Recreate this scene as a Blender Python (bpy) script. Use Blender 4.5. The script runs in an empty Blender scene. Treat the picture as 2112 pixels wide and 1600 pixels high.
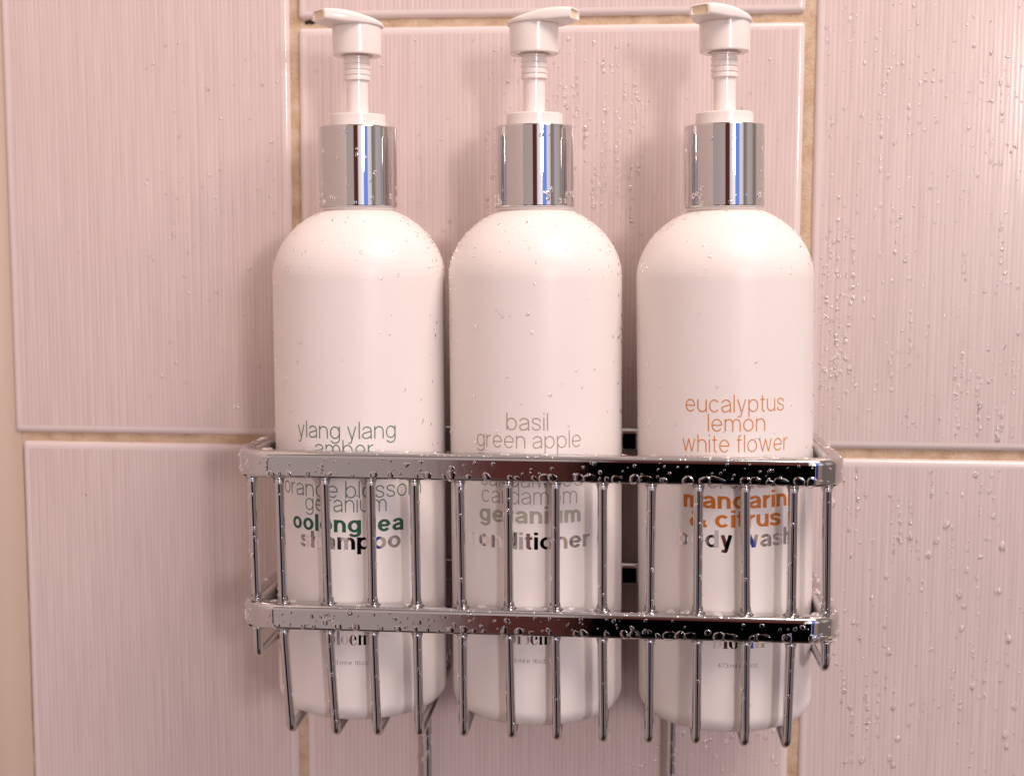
import bpy, bmesh, math, random
from mathutils import Vector, Matrix, noise

S = 0.01                      # all measures below are in centimetres
scene = bpy.context.scene
col = scene.collection
R_ = math.radians

# ------------------------------------------------------------------ camera
W0, H0, F = 2112.0, 1600.0, 2700.0
fy = Vector((235.0, 270.0, F)).normalized()              # world +Y (into the wall) in camera axes
zd = Vector((-76.0, 0.0, F)); zd.y = -(F * F + 235.0 * zd.x) / 270.0
fz = -zd.normalized()                                    # world +Z
fx = fy.cross(fz) * -1.0                                 # camera axes x right, y up, z forward are left handed
if fx.x < 0: fx = -fx
# columns of M: camera axes written in world coordinates
cx_w = Vector((fx.x, fy.x, fz.x)); cy_w = Vector((fx.y, fy.y, fz.y)); cz_w = Vector((fx.z, fy.z, fz.z))
DWALL = F / 52.5
CAM = -cz_w * (DWALL / cz_w.y)                           # centre of the picture looks at the origin on the wall


def ray(px, py):
    return (cx_w * (px - W0 / 2) + cy_w * -(py - H0 / 2) + cz_w * F).normalized()


def at(px, py, Y):
    """point of the plane y=Y measured in the photograph"""
    d = ray(px, py)
    return CAM + d * ((Y - CAM.y) / d.y)


cam_d = bpy.data.cameras.new("camera")
cam = bpy.data.objects.new("camera", cam_d)
col.objects.link(cam)
m = Matrix(((cx_w.x, cy_w.x, -cz_w.x, CAM.x * S), (cx_w.y, cy_w.y, -cz_w.y, CAM.y * S),
            (cx_w.z, cy_w.z, -cz_w.z, CAM.z * S), (0, 0, 0, 1)))
cam.matrix_world = m
cam_d.sensor_width = 36.0
cam_d.lens = 36.0 * F / W0
cam_d.clip_start = 0.01
cam_d.clip_end = 50
cam_d.dof.use_dof = True
cam_d.dof.focus_distance = 0.445
cam_d.dof.aperture_fstop = 13
scene.camera = cam

# ------------------------------------------------------------------ world: the rest of the bathroom as surroundings
world = bpy.data.worlds.new("World")
scene.world = world
world.use_nodes = True
nt = world.node_tree
nt.nodes.clear()


def N(tree, typ, **kw):
    n = tree.nodes.new(typ)
    for k, v in kw.items():
        setattr(n, k, v)
    return n


def ramp(tree, stops, interp='LINEAR'):
    r = N(tree, 'ShaderNodeValToRGB')
    r.color_ramp.interpolation = interp
    el = r.color_ramp.elements
    while len(el) > 1: el.remove(el[-1])
    el[0].position = stops[0][0]; el[0].color = (*stops[0][1], 1)
    for p, c in stops[1:]:
        e = el.new(p); e.color = (*c, 1)
    return r


def math_n(tree, op, a, b=None, clamp=False):
    n = N(tree, 'ShaderNodeMath', operation=op, use_clamp=clamp)
    for i, v in enumerate((a, b)):
        if v is None: continue
        if isinstance(v, (int, float)): n.inputs[i].default_value = v
        else: tree.links.new(v, n.inputs[i])
    return n.outputs[0]


def mixc(tree, f, a, b):
    n = N(tree, 'ShaderNodeMix', data_type='RGBA')
    for s, v in ((n.inputs[0], f), (n.inputs[6], a), (n.inputs[7], b)):
        if isinstance(v, (int, float)): s.default_value = v
        elif isinstance(v, tuple): s.default_value = (*v, 1)
        else: tree.links.new(v, s)
    return n.outputs[2]


def az(deg):                       # azimuth in degrees, 0 = straight out of the wall, + to the right
    return (deg + 180.0) / 360.0


tc = N(nt, 'ShaderNodeTexCoord')
sp = N(nt, 'ShaderNodeSeparateXYZ')
nt.links.new(tc.outputs['Generated'], sp.inputs[0])
negy = math_n(nt, 'MULTIPLY', sp.outputs[1], -1.0)
azi = math_n(nt, 'ARCTAN2', sp.outputs[0], negy)
azf = math_n(nt, 'ADD', math_n(nt, 'DIVIDE', azi, 2 * math.pi), 0.5)
up = ramp(nt, [(az(-180), (.30, .22, .20)), (az(-60), (.40, .30, .27)), (az(-35), (.90, .72, .67)), (az(-8), (1.0, .80, .75)), (az(-2), (1.0, .80, .75)),
               (az(-1), (.20, .055, .05)), (az(10), (.26, .07, .06)), (az(12), (1.6, 1.5, 1.5)), (az(25.5), (2.6, 2.4, 2.45)),
               (az(27.5), (.40, .68, 1.9)), (az(38), (.42, .70, 1.9)), (az(40), (1.9, 1.7, 1.75)), (az(50), (1.6, 1.4, 1.4)),
               (az(52), (.52, .41, .39)), (az(60), (.62, .50, .47)), (az(66), (1.1, .95, .93)), (az(80), (.95, .82, .8)),
               (az(86), (.55, .44, .41)), (az(180), (.34, .26, .24))])
lo = ramp(nt, [(az(-180), (.30, .22, .20)), (az(-60), (.46, .35, .33)), (az(-32), (.46, .35, .33)), (az(-29), (.03, .02, .02)), (az(-17.5), (.03, .02, .02)), (az(-16.3), (.85, .68, .65)), (az(-9), (.72, .56, .53)),
               (az(-6.5), (.22, .065, .055)), (az(-2.7), (.16, .05, .042)), (az(-2.2), (.002, .002, .002)),
               (az(27), (.002, .002, .002)), (az(27.6), (.8, .72, .72)), (az(28.8), (.9, .8, .85)), (az(29.5), (.03, .07, .42)),
               (az(35), (.03, .07, .42)), (az(37), (.8, .52, .36)), (az(46), (.6, .44, .38)), (az(50), (.34, .27, .25)), (az(80), (.38, .30, .28)),
               (az(180), (.30, .22, .20))])
nt.links.new(azf, up.inputs[0]); nt.links.new(azf, lo.inputs[0])
elev = math_n(nt, 'ARCSINE', sp.outputs[2])


def sstep(tree, v, a, b):
    n = N(tree, 'ShaderNodeMapRange', interpolation_type='SMOOTHSTEP')
    tree.links.new(v, n.inputs[0])
    n.inputs[1].default_value = a; n.inputs[2].default_value = b
    return n.outputs[0]


c1 = mixc(nt, sstep(nt, elev, R_(-4.5), R_(-1.0)), lo.outputs[0], up.outputs[0])
c1 = mixc(nt, sstep(nt, elev, R_(-60), R_(-24)), (.07, .05, .045), c1)
c1 = mixc(nt, sstep(nt, elev, R_(22), R_(40)), c1, (.42, .31, .28))
c1 = mixc(nt, sstep(nt, elev, R_(46), R_(58)), c1, (.95, .76, .71))
bg = N(nt, 'ShaderNodeBackground')
nt.links.new(c1, bg.inputs[0]); bg.inputs[1].default_value = 0.55
wo = N(nt, 'ShaderNodeOutputWorld')
nt.links.new(bg.outputs[0], wo.inputs[0])


def area(name, loc, target, sx, sy, power, color):
    l = bpy.data.lights.new(name, 'AREA')
    l.shape = 'RECTANGLE'; l.size = sx * S; l.size_y = sy * S
    l.energy = power; l.color = color
    o = bpy.data.objects.new(name, l); col.objects.link(o)
    o.location = Vector(loc) * S
    o.rotation_euler = (Vector(target) - Vector(loc)).to_track_quat('-Z', 'Y').to_euler()
    return o


HZ = CAM.z                                               # eye height
area("mirror_lamp", (111, -240, HZ + 36), (0, 0, 0), 22, 30, 14.5, (1.0, .87, .84))
area("ceiling_lamp", (37, -42, HZ + 64), (3, -4, 2), 34, 34, 5.2, (1.0, .85, .78))

scene.render.engine = 'CYCLES'
scene.view_settings.view_transform = 'Standard'
scene.view_settings.look = 'None'
scene.view_settings.exposure = 0.16
scene.view_settings.gamma = 1.0
scene.cycles.max_bounces = 10
scene.cycles.transmission_bounces = 8
scene.cycles.glossy_bounces = 6


# ------------------------------------------------------------------ materials
def mat(name, base=(.8, .8, .8), rough=.5, metal=0.0, **kw):
    mt = bpy.data.materials.new(name); mt.use_nodes = True
    p = mt.node_tree.nodes['Principled BSDF']
    p.inputs['Base Color'].default_value = (*base, 1)
    p.inputs['Roughness'].default_value = rough
    p.inputs['Metallic'].default_value = metal
    for k, v in kw.items():
        p.inputs[k.replace('_', ' ')].default_value = v
    return mt


def coords(t, sc=(1, 1, 1), kind='Object'):
    c = N(t, 'ShaderNodeTexCoord'); mp = N(t, 'ShaderNodeMapping')
    t.links.new(c.outputs[kind], mp.inputs[0]); mp.inputs['Scale'].default_value = sc
    return mp.outputs[0]


def noise_n(t, vec, scale, detail=3, rough=.55):
    n = N(t, 'ShaderNodeTexNoise'); t.links.new(vec, n.inputs['Vector'])
    n.inputs['Scale'].default_value = scale; n.inputs['Detail'].default_value = detail
    n.inputs['Roughness'].default_value = rough
    return n.outputs[0]


def bump(mt, height, strength, dist):
    t = mt.node_tree
    b = N(t, 'ShaderNodeBump'); b.inputs['Strength'].default_value = strength; b.inputs['Distance'].default_value = dist
    t.links.new(height, b.inputs['Height'])
    t.links.new(b.outputs[0], t.nodes['Principled BSDF'].inputs['Normal'])


# glazed tile with fine irregular vertical lines in the glaze
M_tile = mat('ribbed_tile_glaze', (.66, .53, .50), .22)
t = M_tile.node_tree
c = coords(t, (1, 1, 1))
vx = coords(t, (1, 1, .03))
n1 = noise_n(t, vx, 620, 2, .6)
n2 = noise_n(t, coords(t, (1, 1, .05)), 1100, 1, .5)
sepx = N(t, 'ShaderNodeSeparateXYZ'); t.links.new(c, sepx.inputs[0])
sn = math_n(t, 'SINE', math_n(t, 'ADD', math_n(t, 'MULTIPLY', sepx.outputs[0], 2 * math.pi / .00168), math_n(t, 'MULTIPLY', n1, 5.0)))
wav = math_n(t, 'MULTIPLY', math_n(t, 'ADD', sn, 1.0), .5)
hgt = math_n(t, 'ADD', math_n(t, 'MULTIPLY', wav, .6), math_n(t, 'MULTIPLY', n1, .9))
cr = ramp(t, [(.28, (.615, .50, .47)), (.72, (.775, .65, .615))])
t.links.new(math_n(t, 'ADD', math_n(t, 'MULTIPLY', n1, .75), math_n(t, 'MULTIPLY', wav, .25)), cr.inputs[0])
big = noise_n(t, c, 9, 2)
colr = mixc(t, math_n(t, 'MULTIPLY', big, .35), cr.outputs[0], (.70, .575, .575))
t.links.new(colr, t.nodes['Principled BSDF'].inputs['Base Color'])
bump(M_tile, hgt, .30, .000035)
t.links.new(math_n(t, 'ADD', math_n(t, 'MULTIPLY', n2, .12), .07), t.nodes['Principled BSDF'].inputs['Roughness'])

M_edge = mat('smooth_tile_glaze', (.76, .66, .635), .12)

M_grout = mat('sanded_tan_grout', (.50, .36, .24), .85)
t = M_grout.node_tree
g1 = noise_n(t, coords(t), 140, 5, .65); g2 = noise_n(t, coords(t), 1500, 2)
cr = ramp(t, [(.3, (.46, .31, .19)), (.5, (.60, .44, .30)), (.72, (.70, .56, .42))])
t.links.new(g1, cr.inputs[0]); t.links.new(cr.outputs[0], t.nodes['Principled BSDF'].inputs['Base Color'])
bump(M_grout, math_n(t, 'ADD', g1, math_n(t, 'MULTIPLY', g2, .5)), .7, .0008)
M_hole = mat('dark_grout_gap', (.02, .015, .012), .9)
M_sealant = mat('beige_sealant', (.60, .47, .37), .45)

M_white = mat('white_bottle_plastic', (.87, .81, .775), .36, Specular_IOR_Level=.45)
t = M_white.node_tree
bump(M_white, noise_n(t, coords(t), 60, 2), .08, .001)
M_white.node_tree.nodes['Principled BSDF'].inputs['Subsurface Weight'].default_value = .12
M_white.node_tree.nodes['Principled BSDF'].inputs['Subsurface Radius'].default_value = (.004, .003, .002)
M_pump = mat('white_pump_plastic', (.88, .80, .755), .18)
M_pump.node_tree.nodes['Principled BSDF'].inputs['Subsurface Weight'].default_value = .15
M_pump.node_tree.nodes['Principled BSDF'].inputs['Subsurface Radius'].default_value = (.003, .0022, .0015)
M_nozzle = mat('cream_nozzle_inside', (.80, .66, .45), .4)

M_chrome = mat('polished_chrome', (.60, .59, .59), .025, 1.0)
t = M_chrome.node_tree
nn = noise_n(t, coords(t), 160, 3)
bump(M_chrome, nn, .03, .0005)
n3 = noise_n(t, coords(t), 45, 4, .6)
rr = ramp(t, [(.45, (.01, .01, .01)), (.8, (.05, .05, .05))])
t.links.new(n3, rr.inputs[0]); t.links.new(rr.outputs[0], t.nodes['Principled BSDF'].inputs['Roughness'])
M_collar = mat('mirror_collar', (.62, .61, .61), .02, 1.0)
bump(M_collar, noise_n(M_collar.node_tree, coords(M_collar.node_tree), 90, 1), .02, .0006)
M_foil = mat('mirror_foil_print', (.80, .78, .77), .06, 1.0)

M_green_thin = mat('grey_green_ink', (.12, .185, .145), .5)
M_green = mat('dark_green_ink', (.012, .095, .045), .5)
M_taupe = mat('taupe_ink', (.42, .34, .285), .5)
M_taupe_bold = mat('taupe_bold_ink', (.42, .395, .32), .5)
M_orange = mat('orange_ink', (.66, .25, .075), .5)
M_orange_bold = mat('deep_orange_ink', (.62, .17, .012), .5)
M_small = mat('grey_small_ink', (.09, .07, .07), .5)

M_water = bpy.data.materials.new('water'); M_water.use_nodes = True
t = M_water.node_tree; t.nodes.clear()
gl = N(t, 'ShaderNodeBsdfGlass'); gl.inputs['IOR'].default_value = 1.33; gl.inputs['Roughness'].default_value = 0.0
o = N(t, 'ShaderNodeOutputMaterial'); t.links.new(gl.outputs[0], o.inputs[0])
M_wet = bpy.data.materials.new('thin_water_bead'); M_wet.use_nodes = True
t = M_wet.node_tree; t.nodes.clear()
gl = N(t, 'ShaderNodeBsdfGlass'); gl.inputs['IOR'].default_value = 1.33; gl.inputs['Roughness'].default_value = .04
o = N(t, 'ShaderNodeOutputMaterial'); t.links.new(gl.outputs[0], o.inputs[0])


# ------------------------------------------------------------------ mesh helpers
def make(name, verts, faces, material, parent=None, smooth=True, angle=None, mats=None, fm=None):
    me = bpy.data.meshes.new(name)
    me.from_pydata([tuple(Vector(v) * S) for v in verts], [], faces)
    for mm in (mats or [material]): me.materials.append(mm)
    if fm:
        for p, i in zip(me.polygons, fm): p.material_index = i
    for p in me.polygons: p.use_smooth = smooth
    me.update()
    if smooth and angle is not None:
        bm = bmesh.new(); bm.from_mesh(me)
        for e in bm.edges:
            if len(e.link_faces) == 2 and e.calc_face_angle(0) > R_(angle): e.smooth = False
        bm.to_mesh(me); bm.free()
    ob = bpy.data.objects.new(name, me); col.objects.link(ob)
    if parent: ob.parent = parent
    return ob


def empty(name, loc, label=None, cat=None, group=None):
    e = bpy.data.objects.new(name, None); col.objects.link(e)
    e.empty_display_size = .01
    e.location = Vector(loc) * S
    if label: e['label'] = label
    if cat: e['category'] = cat
    if group: e['group'] = group
    return e


def lathe(prof, n=96):
    """prof: list of (r, z); returns verts, faces (closed top/bottom when r=0)"""
    vs, fs, rings = [], [], []
    g = [prof[0]]                                        # guard rings keep long straight stretches straight in shading
    for (r0, z0), (r1, z1) in zip(prof, prof[1:]):
        d = math.hypot(r1 - r0, z1 - z0)
        if d > .12 and r0 > 0 and r1 > 0:
            e = .015 / d
            g += [(r0 + (r1 - r0) * e, z0 + (z1 - z0) * e), (r1 - (r1 - r0) * e, z1 - (z1 - z0) * e)]
        g.append((r1, z1))
    prof = g
    for r, z in prof:
        if r < 1e-6:
            rings.append([len(vs)]); vs.append((0, 0, z))
        else:
            rings.append(list(range(len(vs), len(vs) + n)))
            for i in range(n):
                a = 2 * math.pi * i / n
                vs.append((r * math.cos(a), r * math.sin(a), z))
    for a, b in zip(rings, rings[1:]):
        for i in range(n):
            j = (i + 1) % n
            if len(a) == 1 and len(b) == 1: continue
            if len(a) == 1: fs.append((a[0], b[j], b[i]))
            elif len(b) == 1: fs.append((a[i], a[j], b[0]))
            else: fs.append((a[i], a[j], b[j], b[i]))
    return vs, fs


def rnd(cx, cz, r, a0, a1, n=6):
    return [(cx + r * math.cos(R_(a0 + (a1 - a0) * i / n)), cz + r * math.sin(R_(a0 + (a1 - a0) * i / n))) for i in range(n + 1)]


def tube(points, r, n=14, cap=True):
    pts = [Vector(p) for p in points]
    vs, fs = [], []
    T0 = (pts[1] - pts[0]).normalized()
    ref = Vector((1, 0, 0)) if abs(T0.x) < .9 else Vector((0, 1, 0))
    U = (ref - T0 * ref.dot(T0)).normalized()
    prev = T0
    for i, p in enumerate(pts):
        if i == 0: T = T0
        elif i == len(pts) - 1: T = (pts[i] - pts[i - 1]).normalized()
        else: T = ((pts[i] - pts[i - 1]).normalized() + (pts[i + 1] - pts[i]).normalized()).normalized()
        U = (U - T * U.dot(T)).normalized()
        V = T.cross(U)
        for k in range(n):
            a = 2 * math.pi * k / n
            vs.append(p + (U * math.cos(a) + V * math.sin(a)) * r)
    for i in range(len(pts) - 1):
        for k in range(n):
            k2 = (k + 1) % n
            fs.append((i * n + k, i * n + k2, (i + 1) * n + k2, (i + 1) * n + k))
    if cap:
        fs.append(tuple(range(n))[::-1]); fs.append(tuple((len(pts) - 1) * n + k for k in range(n)))
    return vs, fs


def fillet(points, rads, n=7):
    pts = [Vector(p) for p in points]
    out = [pts[0]]
    for i in range(1, len(pts) - 1):
        r = rads[i - 1]
        a = (pts[i - 1] - pts[i]).normalized(); b = (pts[i + 1] - pts[i]).normalized()
        if r <= 0: out.append(pts[i]); continue
        ang = a.angle(b); d = r / math.tan(ang / 2)
        p0 = pts[i] + a * d; p1 = pts[i] + b * d
        cdir = (a + b).normalized(); cc = pts[i] + cdir * (r / math.sin(ang / 2))
        v0 = p0 - cc; v1 = p1 - cc; tot = v0.angle(v1)
        for k in range(n + 1):
            u = k / n
            out.append(cc + (v0 * math.sin((1 - u) * tot) + v1 * math.sin(u * tot)) / math.sin(tot))
    out.append(pts[-1])
    return out


# ------------------------------------------------------------------ the wall: grout bed and tiles
TT = .8                         # tile body thickness; the face lies on y = 0
GY = .17                        # grout surface depth behind the tile face
x_c0 = at(614, 30, 0).x; x_c1 = at(1661, 100, 0).x          # middle column
x_l1 = at(597, 200, 0).x                                     # right edge of the left column
x_r0 = at(1684, 100, 0).x
x_l0 = at(30, 880, 0).x
zc_top = at(1000, 53, 0).z; zc_up = at(1000, 35, 0).z
zl_up = at(300, 895, 0).z; zl_lo = at(300, 913, 0).z
zr_up = at(1900, 928, 0).z; zr_lo = at(1900, 948, 0).z
TH, TWD, J = 33.0, x_c1 - x_c0, .42

wv, wf = [], []


def quad_grid(x0, x1, z0, z1, y, nx, nz, jit=0.0):
    b = len(wv)
    for j in range(nz + 1):
        for i in range(nx + 1):
            X = x0 + (x1 - x0) * i / nx; Z = z0 + (z1 - z0) * j / nz
            wv.append((X, y + jit * noise.noise(Vector((X * 1.7, Z * 1.7, 0))), Z))
    for j in range(nz):
        for i in range(nx):
            a = b + j * (nx + 1) + i
            wf.append((a, a + 1, a + nx + 2, a + nx + 1))


quad_grid(x_l0 - 1.2, 64, -60, 60, GY, 240, 340, .05)
wall = make('wall', wv, wf, M_grout)
wall['kind'] = 'structure'
wall['label'] = 'shower wall of tall ribbed pinkish tiles set in tan grout'


def tile(x0, x1, z0, z1, r=.20):
    """slab with rounded front edges: ribbed field and smooth rolled border"""
    W = x1 - x0; Hh = z1 - z0
    levels = []                                         # (inset, y)
    levels.append((0, TT)); levels.append((0, r * .95))
    for k in range(1, 7):
        a = math.pi / 2 * k / 6
        levels.append((r * (1 - math.cos(a)), r * .95 * (1 - math.sin(a))))
    levels.append((r + .06, 0)); levels.append((r + .10, 0))
    vs, fs, fm = [], [], []
    cr = .16; nc = 5
    for ins, y in levels:
        c_r = max(cr - ins * .5, .05)
        for (cx, cz, a0) in ((x1 - ins - c_r, z1 - ins - c_r, 0), (x0 + ins + c_r, z1 - ins - c_r, 90),
                             (x0 + ins + c_r, z0 + ins + c_r, 180), (x1 - ins - c_r, z0 + ins + c_r, 270)):
            for k in range(nc):
                a = R_(a0 + 90 * k / (nc - 1))
                vs.append((cx + c_r * math.cos(a), y, cz + c_r * math.sin(a)))
    n = nc * 4
    for L in range(len(levels) - 1):
        for k in range(n):
            k2 = (k + 1) % n
            fs.append((L * n + k, (L + 1) * n + k, (L + 1) * n + k2, L * n + k2)); fm.append(0)
    fs.append(tuple((len(levels) - 1) * n + k for k in range(n))); fm.append(1)
    ob = make('tile', vs, fs, M_tile, wall, True, 50, [M_edge, M_tile], fm)
    return ob


P = TWD + J + .02
for z0, z1 in ((zc_top - TH, zc_top), (zc_up, zc_up + TH)): tile(x_c0, x_c1, z0, z1)
for z0, z1, dx in ((zl_up, zl_up + TH, 0), (zl_lo - TH, zl_lo, .30)): tile(x_l0 + dx, x_l1, z0, z1)
for z0, z1 in ((zr_up, zr_up + TH), (zr_lo - TH, zr_lo)): tile(x_r0, x_r0 + TWD, z0, z1)
for z0, z1 in ((zc_top - TH, zc_top), (zc_up, zc_up + TH)): tile(x_r0 + P, x_r0 + P + TWD, z0, z1)

# missing bit of grout beside the left pump
hc = at(639, 47, GY)
hv = []; nh = 18
for i in range(nh):
    a = 2 * math.pi * i / nh
    hv.append((hc.x + .24 * math.cos(a) * (1 + .25 * math.sin(3 * a + 1)), GY - .03, hc.z + .075 * math.sin(a) * (1 + .4 * math.sin(5 * a))))
ho = make('grout_gap', hv, [tuple(range(nh))], M_hole, wall, False)
ho['label'] = 'small dark hole in the grout at the tile corner'

# room corner at the far left: sealant bead and the start of the side wall
bx = x_l0 - .75
bv, bf = [], []
for j in range(61):
    z = -60 + 2 * j
    for k in range(7):
        a = math.pi / 2 * k / 6
        wob = .05 * noise.noise(Vector((0, z * .3, k)))
        bv.append((bx + 1.0 - 1.0 * math.sin(a) + wob, .12 - 1.0 + 1.0 * math.cos(a) * 1.0 + (0 if k else .05), z))
# concave bead between the two walls
bv = []
for j in range(61):
    z = -60 + 2 * j
    for k in range(9):
        a = math.pi / 2 * k / 8
        wob = .06 * noise.noise(Vector((0, z * .25, 3)))
        bv.append((bx - .25 + (1.25 + wob) * (1 - math.sin(a)) , .14 - 1.0 * (1 - math.cos(a)), z))
for j in range(60):
    for k in range(8):
        a = j * 9 + k
        bf.append((a, a + 1, a + 10, a + 9))
seal = make('corner_sealant', bv, bf, M_sealant, wall)
sv = [(bx - .25, .6, -60), (bx - .25, -45, -60), (bx - .25, -45, 60), (bx - .25, .6, 60),
      (bx - 1.25, .6, -60), (bx - 1.25, -45, -60), (bx - 1.25, -45, 60), (bx - 1.25, .6, 60)]
M_side = mat('satin_wall_glaze', (.68, .58, .55), .55)
side = make('side_wall', sv, [(0, 1, 2, 3), (7, 6, 5, 4), (0, 4, 5, 1), (1, 5, 6, 2), (2, 6, 7, 3), (3, 7, 4, 0)], M_side, None, False)
side['kind'] = 'structure'
side['label'] = 'plain side wall that meets the tiled wall at the far left corner'

# ------------------------------------------------------------------ the caddy
YF, YB = -8.2, -.25
RT = .62                      # rail thickness
RC = 1.3                      # outer corner radius


def ring(xl, xr, zb, zt, name):
    path = []                 # outer outline, counter clockwise seen from above
    for cx, cy, a0 in ((xr - RC, YB - RC, 0), (xl + RC, YB - RC, 90), (xl + RC, YF + RC, 180), (xr - RC, YF + RC, 270)):
        for k in range(13):
            a = R_(a0 + 90 * k / 12)
            path.append((cx, cy, math.cos(a), math.sin(a)))
        # guard loops that keep the straight faces optically flat
    base = path; path = []
    for i, q in enumerate(base):
        tx, ty = -q[3], q[2]
        if i % 13 == 0: path.append((q[0] - tx * .03, q[1] - ty * .03, q[2], q[3]))
        path.append(q)
        if i % 13 == 12: path.append((q[0] + tx * .03, q[1] + ty * .03, q[2], q[3]))
    h = zt - zb
    prof = []                 # (inset from the outer face, z)
    for cx, cz, r, a0 in ((.20, zt - .20, .20, 180), (RT - .20, zt - .20, .20, 90), (RT - .14, zb + .14, .14, 0), (.12, zb + .12, .12, 270)):
        for k in range(6):
            a = R_(a0 - 90 * k / 5)
            q = (cx + r * math.cos(a), cz + r * math.sin(a)); tq = (math.sin(a), -math.cos(a))
            if k == 0: prof.append((q[0] - tq[0] * .012, q[1] - tq[1] * .012))
            prof.append(q)
            if k == 5: prof.append((q[0] + tq[0] * .012, q[1] + tq[1] * .012))
    n, mlen = len(path), len(prof)
    vs, fs = [], []
    for cx, cy, nx, ny in path:
        for ins, z in prof:
            rr = RC - ins
            vs.append((cx + nx * rr, cy + ny * rr, z))
    for i in range(n):
        i2 = (i + 1) % n
        for k in range(mlen):
            k2 = (k + 1) % mlen
            fs.append((i * mlen + k, i * mlen + k2, i2 * mlen + k2, i2 * mlen + k))
    bmv = make(name, vs, fs, M_chrome, caddy, True, 40)
    return bmv


XU0, XU1 = at(490, 960, YF + .9).x, at(1742, 960, YF + .9).x
XL0, XL1 = at(503, 1285, YF + .9).x, at(1733, 1285, YF + .9).x
ZUt, ZUb = at(800, 931, YF + .3).z, at(800, 990, YF).z
ZLt, ZLb = at(800, 1247, YF + .3).z, at(800, 1305, YF).z
caddy = empty('shower_caddy', (0, 0, 0), 'wet chrome wire shower caddy holding three white pump bottles on the tiled wall', 'shower caddy')
ring(XU0, XU1, ZUb, ZUt, 'upper_rail')
ring(XL0, XL1, ZLb, ZLt, 'lower_rail')
YR = YF + RT / 2
RR = .165
tops = [575, 669, 764, 854, 947, 1047.5, 1145, 1242, 1343, 1440.5, 1536.5, 1636]
mids = [586, 679.5, 770, 860.6, 953.8, 1050, 1145, 1242, 1339.6, 1438, 1538, 1631]
bots = [600.7, 692.6, 778, 865, 956, 1055, 1148, 1244, 1338.5, 1436, 1536, 1622]
boty = [1511, 1517.5, 1519, 1520, 1521, 1525, 1529, 1533, 1535.5, 1537, 1542, 1545]
zfl = sum(at(b, y, YR).z for b, y in zip(bots, boty)) / 12 + RR * .75     # rod centre line at the floor
rods = []
for a, b, c_, y in zip(tops, mids, bots, boty):
    p0 = at(a, 1000, YR); p0.z = ZUb + .3
    p1 = at(b, 1318, YR)
    p2 = at(c_, y, YR); p2.z = at(c_, y, YR).z + RR * .75
    yb = YB - RT / 2
    pts = [p0, p1, p2, Vector((p2.x, yb, p2.z)), Vector((p2.x, yb, ZLb + .2))]
    path = fillet(pts, [0, .32, .4])
    v, f = tube(path, RR)
    make('wire', v, f, M_chrome, caddy, True, 60)
    rods.append(path)
for sx, (tx, by_, bxp) in (('l', (519.5, 1352, 533)), ('r', (1706, 1383, 1702))):
    off = .50
    X0 = XU0 + off if sx == 'l' else XU1 - off
    X1 = XL0 + off if sx == 'l' else XL1 - off
    yy = YF + .62
    p0 = at(tx, 1000, yy); p0.z = ZUb + .3
    p2 = at(bxp, by_, yy); p1 = p0.lerp(p2, .85)
    p2.z += RR * .4
    yb = YB - RT / 2
    path = fillet([p0, p2, Vector((p2.x, yb - .1, p2.z)), Vector((p2.x, yb - .1, ZLb + .2))], [.32, .4])
    v, f = tube(path, RR)
    make('wire', v, f, M_chrome, caddy, True, 60)
    rods.append(path)
posts = []
for px in (882, 1384):
    q = at(px, 1560, YB - .3)
    posts.append(q.x)
    v, f = tube([(q.x, YB - RT / 2, ZUb + .2), (q.x, YB - RT / 2, ZLb), (q.x, YB - RT / 2, q.z - 9)], .185)
    make('hanging_post', v, f, M_chrome, caddy, True, 60)

# ------------------------------------------------------------------ lettering (own single line alphabet with a pen width)
def arc(cx, cy, rx, ry, a0, a1, n=14):
    n = max(3, int(abs(a1 - a0) / 360 * 28))
    return [(cx + rx * math.cos(R_(a0 + (a1 - a0) * i / n)), cy + ry * math.sin(R_(a0 + (a1 - a0) * i / n))) for i in range(n + 1)]


def cat(pts, n=5):
    out = []
    P_ = [pts[0]] + list(pts) + [pts[-1]]
    for i in range(1, len(P_) - 2):
        p0, p1, p2, p3 = P_[i - 1:i + 3]
        for k in range(n):
            u = k / n
            out.append(tuple(.5 * ((2 * p1[j]) + (-p0[j] + p2[j]) * u + (2 * p0[j] - 5 * p1[j] + 4 * p2[j] - p3[j]) * u * u +
                                   (-p0[j] + 3 * p1[j] - 3 * p2[j] + p3[j]) * u ** 3) for j in (0, 1)))
    out.append(pts[-1])
    return out


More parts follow.
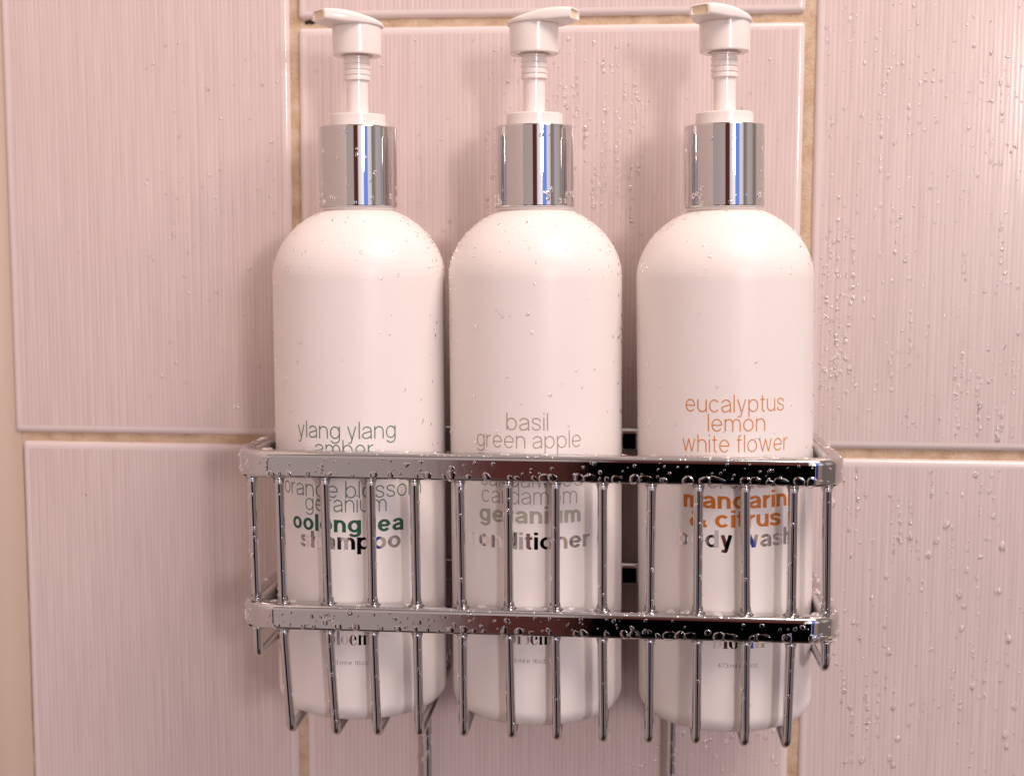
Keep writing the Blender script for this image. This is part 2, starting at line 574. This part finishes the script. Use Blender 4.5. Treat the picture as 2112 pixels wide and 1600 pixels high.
def glyph(ch, h, v, bold):
    """strokes and width; x-height 1, pen half width h (sideways) and v (upright)"""
    w = .94 if bold else .86
    A, D = 1.37, -.38
    ry = .5 - v; rx = w / 2 - h
    def bowl(x0=0.0): return arc(x0 + w / 2, .5, rx, ry, 0, 360)
    def arch(x0, ww):
        return arc(x0 + ww / 2, 1 - v - .36, ww / 2 - h, .36, 175, 0) + [(x0 + ww - h, 0)]
    if ch == 'o': return [bowl()], w
    if ch == 'n': return [[(h, 0), (h, 1)], arch(0, w * .93)], w * .93
    if ch == 'h': return [[(h, 0), (h, A)], arch(0, w * .93)], w * .93
    if ch == 'm':
        q = w * .80
        return [[(h, 0), (h, 1)], arch(0, q), arch(q - 2 * h, q)], 2 * q - 2 * h
    if ch == 'u':
        q = w * .93
        return [[(q - h, 0), (q - h, 1)], [(h, 1)] + arc(q / 2, v + .36, q / 2 - h, .36, 180, 355)], q
    if ch == 'r': return [[(h, 0), (h, 1)], arc(h + .40, 1 - v - .42, .40, .42, 172, 88)], .46 + (.06 if bold else 0)
    if ch == 'l': return [[(h, 0), (h, A)]], 2 * h
    if ch == 'i': return [[(h, 0), (h, 1)], [(h, A - max(2 * h, .12) * (.8 if bold else 1)), (h, A)]], 2 * h
    if ch == 'b': return [[(h, 0), (h, A)], bowl()], w
    if ch == 'd': return [[(w - h, 0), (w - h, A)], bowl()], w
    if ch == 'p': return [[(h, D), (h, 1)], bowl()], w
    if ch == 'g':
        return [[(w - h, 1), (w - h, .0)] + arc(w / 2, -.02, rx, .36 - v, 0, -155)[1:], bowl()], w
    if ch == 'c': return [arc(w / 2, .5, rx, ry, 38, 322)], w * .96
    if ch == 'e': return [[(h, .5), (w - h, .5)], arc(w / 2, .5, rx, ry, 0, 322)], w
    if ch == 'a':
        q = w * .92
        return [[(q - h, 0), (q - h, .66)] + arc(q / 2, .66, q / 2 - h, .34 - v, 0, 165)[1:],
                cat([(q - h, .60), (q * .6, .53), (h + .08, .43), (h, .27), (h + .10, v + .04), (q * .42, v), (q * .75, v + .08), (q - h, .26)])], q + .02
    if ch == 's':
        q = w * .82
        return [cat([(q - h, .70), (q * .82, .90 - v * .5), (q * .5, 1 - v), (q * .18, .93 - v * .8), (h + .01, .735), (q * .24, .575), (q * .5, .51),
                     (q * .78, .43), (q - h, .265), (q * .8, .07 + v * .8), (q * .5, v), (q * .16, .08 + v * .8), (h, .29)])], q
    if ch == 't':
        q = .40 + (.1 if bold else 0)
        return [[(q * .45, 1.28), (q * .45, .2)] + arc(q * .45 + .18, .2, .18, .2 - v, 180, 280)[1:], [(0, 1 - v), (q, 1 - v)]], q
    if ch == 'f':
        q = .42 + (.1 if bold else 0)
        return [[(q * .42, 0), (q * .42, 1.15)] + arc(q * .42 + .2, 1.15, .2, .22 - v, 180, 85)[1:], [(0, 1 - v), (q, 1 - v)]], q
    if ch == 'y':
        q = w * .88
        return [[(h, 1), (q / 2, .02)], [(q - h, 1), (q * .47, -.16)] + cat([(q * .47, -.16), (q * .40, -.31), (q * .25, D + v), (q * .08, D + v + .02)])[1:]], q
    if ch == 'w':
        q = w * 1.38
        return [[(h, 1), (q * .27, 0)], [(q * .27, 0), (q * .5, 1)], [(q * .5, 1), (q * .73, 0)], [(q * .73, 0), (q - h, 1)]], q
    if ch == 'z': return [[(0, 1 - v), (.75, 1 - v)], [(.72, 1 - v), (.06, v)], [(0, v), (.8, v)]], .8
    if ch == '&':
        return [cat([(1.08, 0), (.78, .34), (.42, .80), (.28, 1.04), (.34, 1.24), (.53, 1.31 - v * .4), (.72, 1.2), (.72, 1.0), (.42, .76), (.14, .55),
                     (h * .9, .32), (.22, .07 + v * .3), (.50, v * .9), (.80, .18), (.96, .55)])], 1.12
    if ch == '.': return [[(h, 0), (h, .14)]], 2 * h
    T = 1.3                                             # figures
    if ch == '1': return [[(.42, 0), (.42, T)], [(.42, T), (.15, 1.0)]], .55
    if ch == '4': return [[(.6, 0), (.6, T)], [(.6, T), (.05, .4)], [(.0, .36), (.85, .36)]], .85
    if ch == '7': return [[(.02, T - v), (.8, T - v)], cat([(.78, T - v), (.45, .7), (.3, 0)])], .8
    if ch == '3': return [cat([(.06, 1.02), (.2, 1.22), (.42, T - v), (.68, 1.15), (.68, .85), (.35, .70)]), cat([(.35, .70), (.72, .58), (.78, .3), (.6, .08), (.36, v), (.12, .12), (.02, .34)])], .8
    if ch == '6': return [arc(.4, .4, .38 - h, .4 - v, 0, 360), cat([(h + .02, .42), (.1, .95), (.35, T - v), (.7, 1.08)])], .82
    return [], .42


def text_mesh(lines):
    """lines: (string, pen, boldness, theta0, theta1, z baseline, x-height, radius)"""
    vs, fs = [], []
    lay = 0
    for s, bold, th0, th1, zb, xh, Rb, cx, cy in lines:
        h = .135 if bold else .048
        v = h * (.80 if bold else .95)
        gap = .13 if bold else .19
        x = 0; strokes = []
        for ch in s:
            if ch == ' ':
                x += .42; continue
            st, wd = glyph(ch, h, v, bold)
            for q in st: strokes.append([(px_ + x, pz) for px_, pz in q])
            x += wd + gap
        tot = x - gap
        kx = (th1 - th0) / tot
        for q in strokes:
            lay += 1
            rad = Rb + .004 + .0006 * (lay % 5)
            q2 = [q[0]]
            for p in q[1:]:                              # subdivide long strokes
                d = math.hypot(p[0] - q2[-1][0], p[1] - q2[-1][1])
                k = max(1, int(d / .25)); l0 = q2[-1]
                for i in range(1, k + 1): q2.append((l0[0] + (p[0] - l0[0]) * i / k, l0[1] + (p[1] - l0[1]) * i / k))
            q = q2
            b = len(vs)
            closed = math.hypot(q[0][0] - q[-1][0], q[0][1] - q[-1][1]) < 1e-4
            for i, p in enumerate(q):
                if closed and i in (0, len(q) - 1): a_, c2 = q[-2], q[1]
                else: a_, c2 = q[max(i - 1, 0)], q[min(i + 1, len(q) - 1)]
                tx, tz = c2[0] - a_[0], c2[1] - a_[1]
                L = math.hypot(tx, tz) or 1
                nx, nz = -tz / L, tx / L
                for sg in (-1, 1):
                    X = p[0] + sg * nx * h; Z = p[1] + sg * nz * v
                    th = th0 + X * kx
                    vs.append((cx + rad * math.sin(th), cy - rad * math.cos(th), zb + Z * xh))
            for i in range(len(q) - 1):
                fs.append((b + 2 * i, b + 2 * i + 2, b + 2 * i + 3, b + 2 * i + 1))
    return vs, fs


def fat_logo():
    """heavy high-contrast lower case letters; polygons in x-height units"""
    def rect(x0, z0, x1, z1): return [(x0, z0), (x1, z0), (x1, z1), (x0, z1)]
    def cres(cx, sg, k=.30, wid=.44, n=12):              # thick crescent
        o_ = [(cx + sg * wid * math.cos(R_(a)), .5 + .52 * math.sin(R_(a))) for a in [-90 + 180 * i / n for i in range(n + 1)]]
        i_ = [(cx + sg * (wid - k) * math.cos(R_(a)), .5 + .47 * math.sin(R_(a))) for a in [90 - 180 * i / n for i in range(n + 1)]]
        return o_ + i_
    polys, x = [], 0
    polys += [rect(x + .05, 0, x + .36, 1.45), rect(x - .05, 1.39, x + .05, 1.45)]; polys += [cres(x + .46, 1)]; x += 1.02
    polys += [rect(x + .08, 0, x + .40, 1.45), rect(x - .02, 0, x + .075, .06), rect(x + .405, 0, x + .50, .06)]; x += .58
    polys += [cres(x + .46, 1), cres(x + .42, -1)]; x += 1.0
    polys += [cres(x + .42, -1), rect(x + .44, .5, x + .78, .56), [(x + .44, .96), (x + .62, .93), (x + .80, .76), (x + .82, .565), (x + .58, .565), (x + .55, .9), (x + .44, .99)],
              [(x + .43, -.02), (x + .66, .02), (x + .84, .24), (x + .78, .27), (x + .62, .07), (x + .43, .03)]]; x += .95
    for k in range(3):
        q = x + .10 + k * .56
        polys += [rect(q, 0, q + .30, .9 if k else 1.0), rect(q - .07, 0, q - .005, .06), rect(q + .305, 0, q + .37, .06)]
        if k: polys += [[(q - .26, .84), (q - .02, .99), (q + .28, .90), (q - .005, .905), (q - .2, .80)][::1]]
    x += 1.62
    return polys, x


# ------------------------------------------------------------------ bottles
YBOT = YF + RT + .03 + 3.12
RB = 3.10
ZBASE = zfl + RR * .62


def zy(y, px=742, Y=None): return at(px, y, YBOT if Y is None else Y).z


z_sh = zy(572); z_cb = zy(429); z_ct = zy(264); z_rt = zy(234, Y=YBOT - .7); z_hb = zy(117, Y=YBOT); z_ht = zy(60)
z_st = zy(168)
print('dims', 'zbase', ZBASE, 'sh', z_sh, 'cb', z_cb, 'ct', z_ct, 'rt', z_rt, 'hb', z_hb, 'ht', z_ht, 'XU', XU0, XU1, 'rail', ZUb, ZUt, ZLb, ZLt, 'tile', TWD, 'HZ', HZ, 'CAM', CAM)


def cyl(px, py, cx, cy, Rb):
    """angle and height where the sight line of a pixel meets the bottle"""
    d = ray(px, py); ox, oy = CAM.x - cx, CAM.y - cy
    a = d.x ** 2 + d.y ** 2; b = 2 * (ox * d.x + oy * d.y); c_ = ox * ox + oy * oy - Rb * Rb
    disc = max(b * b - 4 * a * c_, 0)
    tt = (-b - math.sqrt(disc)) / (2 * a)
    p = CAM + d * tt
    return math.atan2(p.x - cx, -(p.y - cy)), p.z


def dome(vs, fs, p, n, r, el=1.0, hgt=.5, seg=9, rings=3, up=Vector((0, 0, 1)), rng=random):
    n = Vector(n).normalized()
    u = (up - n * up.dot(n))
    u = u.normalized() if u.length > 1e-3 else Vector((1, 0, 0))
    w = n.cross(u)
    b = len(vs)
    q1, q2, q3 = rng.uniform(0, 6.3), rng.uniform(0, 6.3), rng.uniform(.06, .16)
    ph = [1 + q3 * math.sin(2 * math.pi * k / seg * 2 + q1) + q3 * .7 * math.sin(2 * math.pi * k / seg * 3 + q2) for k in range(seg)]
    for j in range(rings):
        a = math.pi / 2 * j / rings
        for k in range(seg):
            q = 2 * math.pi * k / seg
            rr = r * ph[k] * math.cos(a)
            c_, s_ = math.cos(q), math.sin(q)
            e = el if c_ > 0 else .9
            sag = -.18 * r * el * math.sin(a)
            vs.append(p + u * (rr * c_ * e + sag) + w * (rr * s_) + n * (r * hgt * math.sin(a) - r * .04 * (j == 0)))
    vs.append(p + n * (r * hgt) + u * (-.18 * r * el))
    top = len(vs) - 1
    for j in range(rings - 1):
        for k in range(seg):
            k2 = (k + 1) % seg
            fs.append((b + j * seg + k, b + (j + 1) * seg + k, b + (j + 1) * seg + k2, b + j * seg + k2))
    for k in range(seg):
        fs.append((b + (rings - 1) * seg + k, top, b + (rings - 1) * seg + (k + 1) % seg))


def pump_head(parent, ang, tilt=0.0):
    """skirt with a rising leaf shaped plate that ends in the spout; ang = heading, 0 towards the viewer, + right"""
    Rh = .86
    z0, z1 = z_hb, z_ht + .05
    prof = [(.52, z0 + .16), (.60, z0 + .02)] + [(Rh - .05, z0), (Rh - .01, z0 + .02), (Rh, z0 + .06), (Rh + .015, z0 + .5), (Rh + .015, z1)]
    prof += [(0, z1 + .02)]
    v, f = lathe([(0, z0 + .16)] + prof, 72)
    nrm = len(v)
    # plate: stations along the heading
    st = []
    L = 1.56
    for i in range(29):
        u = i / 28
        s_ = -.96 + (L + .96) * u
        if s_ < .0: hw = math.sqrt(max(.96 ** 2 - s_ * s_, 0.0)) * .98
        else:
            k = s_ / L
            hw = .94 * (1 - k) ** 1.0 + .42 * k + .10 * math.sin(math.pi * k)
        rise = .35 * (1 - math.cos(min(u * 1.06, 1) * math.pi / 1.0)) / 2 * 1.0
        top = z1 + .10 + rise + .04 * math.sin(math.pi * u)
        kk = max(0, (s_ - .3) / (L - .3))
        bot = z1 - .02 + .14 * min(1, max(0, (s_ + .96) / .5)) * 0 + .05 * kk
        if s_ > .75: bot = z1 - .02 + .10 * (s_ - .75)
        st.append((s_, max(hw, .02), bot, top))
    n = 16
    pv, pf = [], []
    for s_, hw, bot, top in st:
        th = top - bot; r = min(.14, hw * .6, th * .45)
        ringp = []
        for cx, cz, a0 in ((hw - r, top - r, 0), (-hw + r, top - r, 90), (-hw + r, bot + r * .6, 180), (hw - r, bot + r * .6, 270)):
            for k in range(4):
                a = R_(a0 + 30 * k)
                ringp.append((cx + r * math.cos(a), cz + r * (1 if a0 < 180 else .6) * math.sin(a)))
        for a, z in ringp: pv.append((a, s_, z))
    for i in range(len(st) - 1):
        for k in range(n):
            k2 = (k + 1) % n
            pf.append((i * n + k, i * n + k2, (i + 1) * n + k2, (i + 1) * n + k))
    pf.append(tuple(range(n))); e0 = (len(st) - 1) * n
    # spout end: rim and recess
    s_, hw, bot, top = st[-1]
    b = len(pv)
    cz = (bot + top) / 2
    for sc, dy in ((.80, .02), (.74, -.05)):
        for k in range(n):
            x, y, z = pv[e0 + k]
            pv.append((x * sc, s_ + dy, cz + (z - cz) * sc * .95))
    for k in range(n):
        k2 = (k + 1) % n
        pf.append((e0 + k, e0 + k2, b + k2, b + k)); pf.append((b + k, b + k2, b + n + k2, b + n + k))
    pf.append(tuple(b + n + k for k in range(n)))
    # heading: local +y (spout) turned to face ang
    ca, sa = math.cos(ang), math.sin(ang)
    out = []
    for x, y, z in pv:
        out.append((x * ca + y * sa, x * sa - y * ca, z))
    base = len(v)
    allv = v + out
    allf = f + [tuple(base + i for i in q) for q in pf]
    fm = [0] * (len(allf) - 1) + [1]
    ob = make('pump_head', allv, allf, None, parent, True, 38, [M_pump, M_nozzle], fm)
    return ob


def build_bottle(px_axis, label, ang, lines, logo, small, lean):
    X = at(px_axis, 900, YBOT).x
    root = empty('pump_bottle', (X, YBOT, ZBASE), label, 'bottle', 'pump bottles in the caddy')
    inv = Vector((X, YBOT, ZBASE))
    # everything below is modelled about the axis with absolute z, then shifted under the root
    def put(name, v, f, m_, parent=root, **k):
        v = [Vector(q) - Vector((0, 0, ZBASE)) for q in v]
        return make(name, v, f, m_, parent, **k)
    prof = [(0, ZBASE + .12), (2.0, ZBASE + .08), (2.2, ZBASE)] + rnd(RB - .66, ZBASE + .66, .66, -84, 0, 10)
    for i in range(1, 9): prof.append((RB, ZBASE + .66 + (z_sh - ZBASE - .66) * i / 8))
    a, b = RB, 2.62
    for i in range(1, 23):
        r = RB - (RB - 1.30) * (1 - math.cos(math.pi / 2 * i / 22)) if False else None
        an = math.pi / 2 * i / 22 * .735
        prof.append((a * math.cos(an), z_sh + b * math.sin(an)))
    zn = prof[-1][1]
    prof += [(1.33, zn + .04), (1.30, zn + .12), (1.25, zn + .3), (0, zn + .3)]
    v, f = lathe(prof, 128)
    body = put('body', v, f, M_white, angle=50)
    global z_neck
    z_neck = zn
    zc0 = max(z_cb, zn + .05)
    Rc = 1.40
    v, f = lathe([(1.2, zc0 + .02), (Rc - .06, zc0)] + rnd(Rc - .05, zc0 + .05, .05, -90, 0, 4) + rnd(Rc - .05, z_ct - .05, .05, 0, 90, 4) + [(.9, z_ct), (.9, z_ct - .2)], 96)
    put('collar', v, f, M_collar, angle=60)
    v, f = lathe([(1.0, z_ct - .1), (1.0, z_ct + .02)] + rnd(.96, z_rt - .04, .04, 0, 90, 4) + [(.45, z_rt), (.45, z_rt - .2)], 80)
    put('pump_ring', v, f, M_pump, angle=50)
    pr = [(.385, z_rt - .3), (.385, z_st - .02), (.43, z_st)]
    z = z_st + .02
    while z < z_hb + .1:
        pr += [(.47, z), (.47, z + .10), (.435, z + .12), (.435, z + .17)]; z += .19
    pr += [(.45, z_hb + .25)]
    v, f = lathe(pr, 56)
    put('pump_stem', v, f, M_pump, angle=45)
    hd = pump_head(root, ang)
    hd.location.z = -ZBASE * S
    # printing
    groups = {}
    for s_, bold, x0, x1, y, m_ in lines:
        t0, zz = cyl(x0, y, X, YBOT, RB); t1, z2 = cyl(x1, y, X, YBOT, RB)
        groups.setdefault(m_.name, []).append((s_, bold, t0, t1, (zz + z2) / 2 - ZBASE, .435, RB, 0, 0))
    for k, ls in groups.items():
        v, f = text_mesh(ls)
        make('foil_lettering' if 'foil' in k else 'lettering', v, f, bpy.data.materials[k], body, False)
    s_, x0, x1, y = small
    t0, zz = cyl(x0, y, X, YBOT, RB); t1, z2 = cyl(x1, y, X, YBOT, RB)
    v, f = text_mesh([(s_, False, t0, t1, (zz + z2) / 2 - ZBASE, .115, RB, 0, 0)])
    make('small_print', v, f, M_small, body, False)
    x0, x1, y = logo
    t0, zz = cyl(x0, y, X, YBOT, RB); t1, z2 = cyl(x1, y, X, YBOT, RB)
    polys, tot = fat_logo()
    vs, fs = [], []
    for i, pl in enumerate(polys):
        b0 = len(vs)
        for px_, pz in pl:
            th = t0 + (t1 - t0) * px_ / tot; rad = RB + .004 + .0006 * (i % 4)
            vs.append((rad * math.sin(th), -rad * math.cos(th), (zz + z2) / 2 - ZBASE + pz * .36))
        fs.append(tuple(range(b0, len(vs))))
    make('logo', vs, fs, M_foil, body, False)
    root.rotation_euler.y = R_(-lean)                    # leans a little to the left about its middle
    root.location.x += math.tan(R_(lean)) * (zy(900) - ZBASE) * S
    return root, X


SH = build_bottle(745, 'left white bottle with dark green lettering reading ylang ylang, oolong tea, shampoo, spout turned left', R_(-46),
    [('ylang ylang', 0, 615, 816, 901, M_green_thin), ('amber', 0, 650, 770, 941, M_green_thin), ('orange blossom', 0, 588, 868, 1015, M_green_thin),
     ('geranium', 0, 630, 797, 1052, M_green_thin), ('oolong tea', 1, 605, 832, 1089, M_green), ('shampoo', 1, 621, 826, 1126, M_foil)],
    (676, 766, 1328), ('473 ml e 16oz.', 676, 760, 1369), .12)
CO = build_bottle(1105.5, 'middle white bottle with faint taupe lettering reading basil, green apple, conditioner, spout turned right', R_(68),
    [('basil', 0, 1045, 1131, 887, M_taupe), ('green apple', 0, 984, 1198, 920, M_taupe), ('sandalwood', 0, 992, 1200, 1000, M_taupe),
     ('cardamom', 0, 993, 1189, 1035, M_taupe), ('geranium', 1, 988, 1196, 1073, M_taupe_bold), ('conditioner', 1, 966, 1213, 1122, M_foil)],
    (1045, 1136, 1327), ('473 ml e 16oz.', 1040, 1124, 1365), .55)
BW = build_bottle(1494, 'right white bottle with orange lettering reading eucalyptus, mandarin and citrus, body wash', R_(-36),
    [('eucalyptus', 0, 1416, 1618, 847, M_orange), ('lemon', 0, 1461, 1579, 889, M_orange), ('white flower', 0, 1408, 1624, 928, M_orange),
     ('orchid', 0, 1458, 1577, 1006, M_taupe), ('mandarin', 1, 1408, 1620, 1043, M_orange_bold), ('& citrus', 1, 1421, 1606, 1083, M_orange_bold),
     ('body wash', 1, 1393, 1630, 1120, M_foil)],
    (1462, 1570, 1335), ('473 ml e 16oz.', 1472, 1556, 1375), 1.05)

# ------------------------------------------------------------------ water
rng = random.Random(7)
# beads on the tiles
vs, fs = [], []


def wall_drops(n, x0, x1, y0, y1, rmin, rmax, power=3.0):
    for _ in range(n):
        px, py = rng.uniform(x0, x1), rng.uniform(y0, y1)
        p = at(px, py, 0)
        inside = False
        for a0, a1 in ((x_l0 + .5, x_l1 - .35), (x_c0 + .35, x_c1 - .35), (x_r0 + .35, x_r0 + TWD)):
            if a0 < p.x < a1: inside = True
        for (a0, a1, zz0, zz1) in ((x_c0, x_c1, zc_top, zc_up), (x_l0, x_l1, zl_lo, zl_up), (x_r0, 99, zr_lo, zr_up)):
            if a0 < p.x < a1 and zz0 - .35 < p.z < zz1 + .35: inside = False
        if not inside: continue
        r = rmin + (rmax - rmin) * rng.random() ** power
        dome(vs, fs, Vector((p.x, -.004, p.z)), (0, -1, 0), r, rng.uniform(1, 1.8) if r > .07 else rng.uniform(.9, 1.3), rng.uniform(.38, .6), 8, 3, rng=rng)


wall_drops(700, 1690, 2112, 0, 920, .02, .085)
wall_drops(170, 1700, 2112, 950, 1600, .025, .14, 2.2)
wall_drops(420, 640, 1660, 70, 900, .02, .09)
wall_drops(160, 300, 600, 60, 880, .02, .09)
wall_drops(40, 60, 560, 300, 1500, .02, .08)
wall_drops(120, 1230, 1650, 1500, 1600, .03, .12)
# drops off the right edge too
for _ in range(160):
    X = rng.uniform(at(2112, 800, 0).x, x_r0 + TWD - .4); Z = rng.uniform(-14, 16)
    if zr_lo - .35 < Z < zr_up + .35: continue
    dome(vs, fs, Vector((X, -.004, Z)), (0, -1, 0), rng.uniform(.02, .08), 1.2, .5, 8, 3, rng=rng)
wall_drops(150, 1690, 1760, 480, 830, .03, .08, 1.5)
wall_drops(120, 1000, 1330, 90, 470, .03, .08, 1.5)
# runs: short chains of beads
for _ in range(95):
    px, py = rng.choice([(rng.uniform(1700, 2100), rng.uniform(100, 900)), (rng.uniform(1000, 1320), rng.uniform(120, 500)), (rng.uniform(1710, 2100), rng.uniform(960, 1500))])
    for k in range(rng.randint(2, 8)):
        p = at(px + rng.uniform(-3, 3), py + k * rng.uniform(12, 22), 0)
        if zr_lo - .35 < p.z < zr_up + .35 and p.x > x_r0: continue
        dome(vs, fs, Vector((p.x, -.004, p.z)), (0, -1, 0), rng.uniform(.035, .085), rng.uniform(1.1, 2.6), .45, 9, 3, rng=rng)
wd = make('water_droplets', vs, fs, M_wet, None)
wd['kind'] = 'stuff'; wd['label'] = 'fine water droplets scattered over the ribbed wall tiles'; wd['category'] = 'water drops'

# beads on the caddy
vs, fs = [], []


def rail_drops(n, xl, xr, zb, zt, heavy):
    for _ in range(n):
        X = rng.uniform(xl + 1.0, xr - 1.0)
        u = (X - xl) / (xr - xl)
        Z = rng.uniform(zb + .12, zt - .2)
        r = rng.uniform(.022, .07) if rng.random() < .85 else rng.uniform(.07, .11)
        dome(vs, fs, Vector((X, YF, Z)), (0, -1, 0), r, rng.uniform(.9, 1.5), rng.uniform(.28, .5), 14, 5, rng=rng)
    k = 0
    X = xl + 1.4
    while X < xr - 1.0:                              # heavier beads along the lower edge
        u = (X - xl) / (xr - xl)
        r = rng.uniform(.05, .12) * (1.0 + .5 * u * heavy)
        p = Vector((X, YF + .01, zb + .12 + r * .3))
        dome(vs, fs, p, (0, -1, -.15), r * 1.2, rng.uniform(.7, 1.4), .32, 16, 5, rng=rng)
        if u > .5 and rng.random() < .6:                # long pools hanging on the lower edge
            dome(vs, fs, p + Vector((.3, 0, .02)), (0, -1, 0), .15, rng.uniform(1.6, 3.0), .26, 20, 5, up=Vector((1, 0, 0)), rng=rng)
            X += .35
        X += rng.uniform(.22, 1.0)
    X = xl + 1.2
    while X < xr - .8:                               # beads standing on the top
        r = rng.uniform(.05, .2)
        dome(vs, fs, Vector((X, YF + rng.uniform(.12, .45), zt - .01)), (0, -.15, 1), r, 1.0, .33, 14, 5, up=Vector((1, 0, 0)), rng=rng)
        X += rng.uniform(.25, 1.3)
    for _ in range(30):
        X = rng.uniform(xl + 1.0, xr - 1.0)
        dome(vs, fs, Vector((X, YF + .055, zt - .075)), (0, -.75, .66), rng.uniform(.02, .05), 1, .6, 10, 4, rng=rng)


rail_drops(85, XU0, XU1, ZUb, ZUt, 1)
rail_drops(115, XL0, XL1, ZLb, ZLt, 1)
for xl, xr, zb, zt in ((XU0, XU1, ZUb, ZUt), (XL0, XL1, ZLb, ZLt)):   # round the corners and along the sides
    for _ in range(24):
        sgn = rng.choice((-1, 1)); a = rng.uniform(0, 90)
        cxn = (xr - RC) if sgn > 0 else (xl + RC)
        nx, ny = sgn * math.sin(R_(a)), -math.cos(R_(a))
        dome(vs, fs, Vector((cxn + nx * RC, YF + RC + ny * RC, rng.uniform(zb + .12, zt - .2))), (nx, ny, 0), rng.uniform(.025, .08), 1.1, .55, 12, 4, rng=rng)
    for _ in range(16):
        sgn = rng.choice((-1, 1))
        X = (xr - rng.uniform(.1, .5)) if sgn > 0 else (xl + rng.uniform(.1, .5))
        dome(vs, fs, Vector((X, rng.uniform(YF + 1.3, YB - 1.5), zt - .01)), (0, 0, 1), rng.uniform(.05, .16), 1, .35, 12, 4, up=Vector((0, 1, 0)), rng=rng)
for X in posts:
    for _ in range(46):
        a = R_(rng.uniform(-85, 85)); n_ = Vector((math.sin(a), -math.cos(a), 0))
        dome(vs, fs, Vector((X, YB - RT / 2, rng.uniform(-22, -12.5))) + n_ * .185, n_, rng.uniform(.04, .11), rng.uniform(1, 2), .5, 12, 4, rng=rng)
# wires
for path in rods:
    p0, p1 = path[0], path[-1]
    low = min(p.z for p in path[:12])
    for _ in range(15):
        Z = rng.uniform(low + .3, p0.z - .3)
        if ZLb - .05 < Z < ZLt + .05: continue
        # find x on the path
        for q0, q1 in zip(path, path[1:]):
            if q1.z <= Z <= q0.z and abs(q0.y - q1.y) < .05:
                u = (q0.z - Z) / max(q0.z - q1.z, 1e-6); c0 = q0.lerp(q1, u); break
        else: continue
        a = R_(rng.uniform(-85, 85))
        n_ = Vector((math.sin(a), -math.cos(a), 0))
        dome(vs, fs, c0 + n_ * RR, n_, rng.uniform(.03, .075), rng.uniform(1, 1.8), .5, 10, 4, rng=rng)
    # menisci where the wire meets the rails
    for Z, sg in ((ZUb, -1), (ZLt, 1), (ZLb, -1)):
        for q0, q1 in zip(path, path[1:]):
            if q1.z <= Z <= q0.z and abs(q0.y - q1.y) < .05:
                c0 = q0.lerp(q1, (q0.z - Z) / max(q0.z - q1.z, 1e-6))
                b0 = len(vs); n = 16
                lv = [(.30, 0), (.225, .05), (.19, .12), (RR + .004, .24)]
                for r_, dz in lv:
                    for k in range(n):
                        a = 2 * math.pi * k / n
                        vs.append(Vector((c0.x + r_ * math.cos(a), c0.y + r_ * .95 * math.sin(a), Z + sg * dz)))
                for j in range(3):
                    for k in range(n):
                        k2 = (k + 1) % n
                        qd = (b0 + j * n + k, b0 + j * n + k2, b0 + (j + 1) * n + k2, b0 + (j + 1) * n + k)
                        fs.append(qd if sg > 0 else qd[::-1])
                break
wc = make('water_beads', vs, fs, M_water, None)
wc['kind'] = 'stuff'; wc['label'] = 'clear water beads clinging to the chrome rails and wires of the caddy'; wc['category'] = 'water drops'

# beads on the bottles and their collars
vs, fs = [], []; cv, cf = [], []
for (root, X), dens in ((SH, .7), (CO, 1.0), (BW, .7)):
    c0 = Vector((X, YBOT, 0)); i_v, i_c = len(vs), len(cv)
    for _ in range(int(230 * dens)):
        u = rng.random() ** 1.3
        an = rng.uniform(0, math.pi / 2 * .72)
        th = R_(rng.uniform(-100, 100)) if rng.random() < .4 else R_(rng.choice((-1, 1)) * rng.uniform(60, 105))
        if rng.random() < .6:
            r_, z_ = RB * math.cos(an), z_sh + 2.62 * math.sin(an)
            n_ = Vector((math.sin(th) * math.cos(an) / RB, -math.cos(th) * math.cos(an) / RB, math.sin(an) / 2.62)).normalized()
        else:
            r_, z_ = RB, rng.uniform(z_sh - 6, z_sh); n_ = Vector((math.sin(th), -math.cos(th), 0))
        dome(vs, fs, c0 + Vector((r_ * math.sin(th), -r_ * math.cos(th), z_)), n_, rng.uniform(.02, .07), 1.2, .5, 9, 3, rng=rng)
    for _ in range(int(34 * dens)):
        th = R_(rng.uniform(-90, 90)); z_ = rng.uniform(z_cb + .1, z_ct - .1) if rng.random() < .5 else rng.uniform(z_cb + .08, z_cb + .5)
        n_ = Vector((math.sin(th), -math.cos(th), 0))
        dome(cv, cf, c0 + n_ * 1.40 + Vector((0, 0, z_)), n_, rng.uniform(.03, .09), rng.uniform(1, 1.6), .5, 12, 4, rng=rng)
    ry_ = root.rotation_euler.y
    piv = Vector((X, YBOT, zy(900))); mr = Matrix.Rotation(ry_, 3, 'Y')
    for i in range(i_v, len(vs)): vs[i] = piv + mr @ (vs[i] - piv)
    for i in range(i_c, len(cv)): cv[i] = piv + mr @ (cv[i] - piv)
wb = make('bottle_droplets', vs, fs, M_wet, None)
wb['kind'] = 'stuff'; wb['label'] = 'tiny water droplets on the shoulders and sides of the white bottles'; wb['category'] = 'water drops'
wk = make('collar_droplets', cv, cf, M_water, None)
wk['kind'] = 'stuff'; wk['label'] = 'clear water drops on the shiny silver bottle collars'; wk['category'] = 'water drops'
bpy.context.view_layer.update()
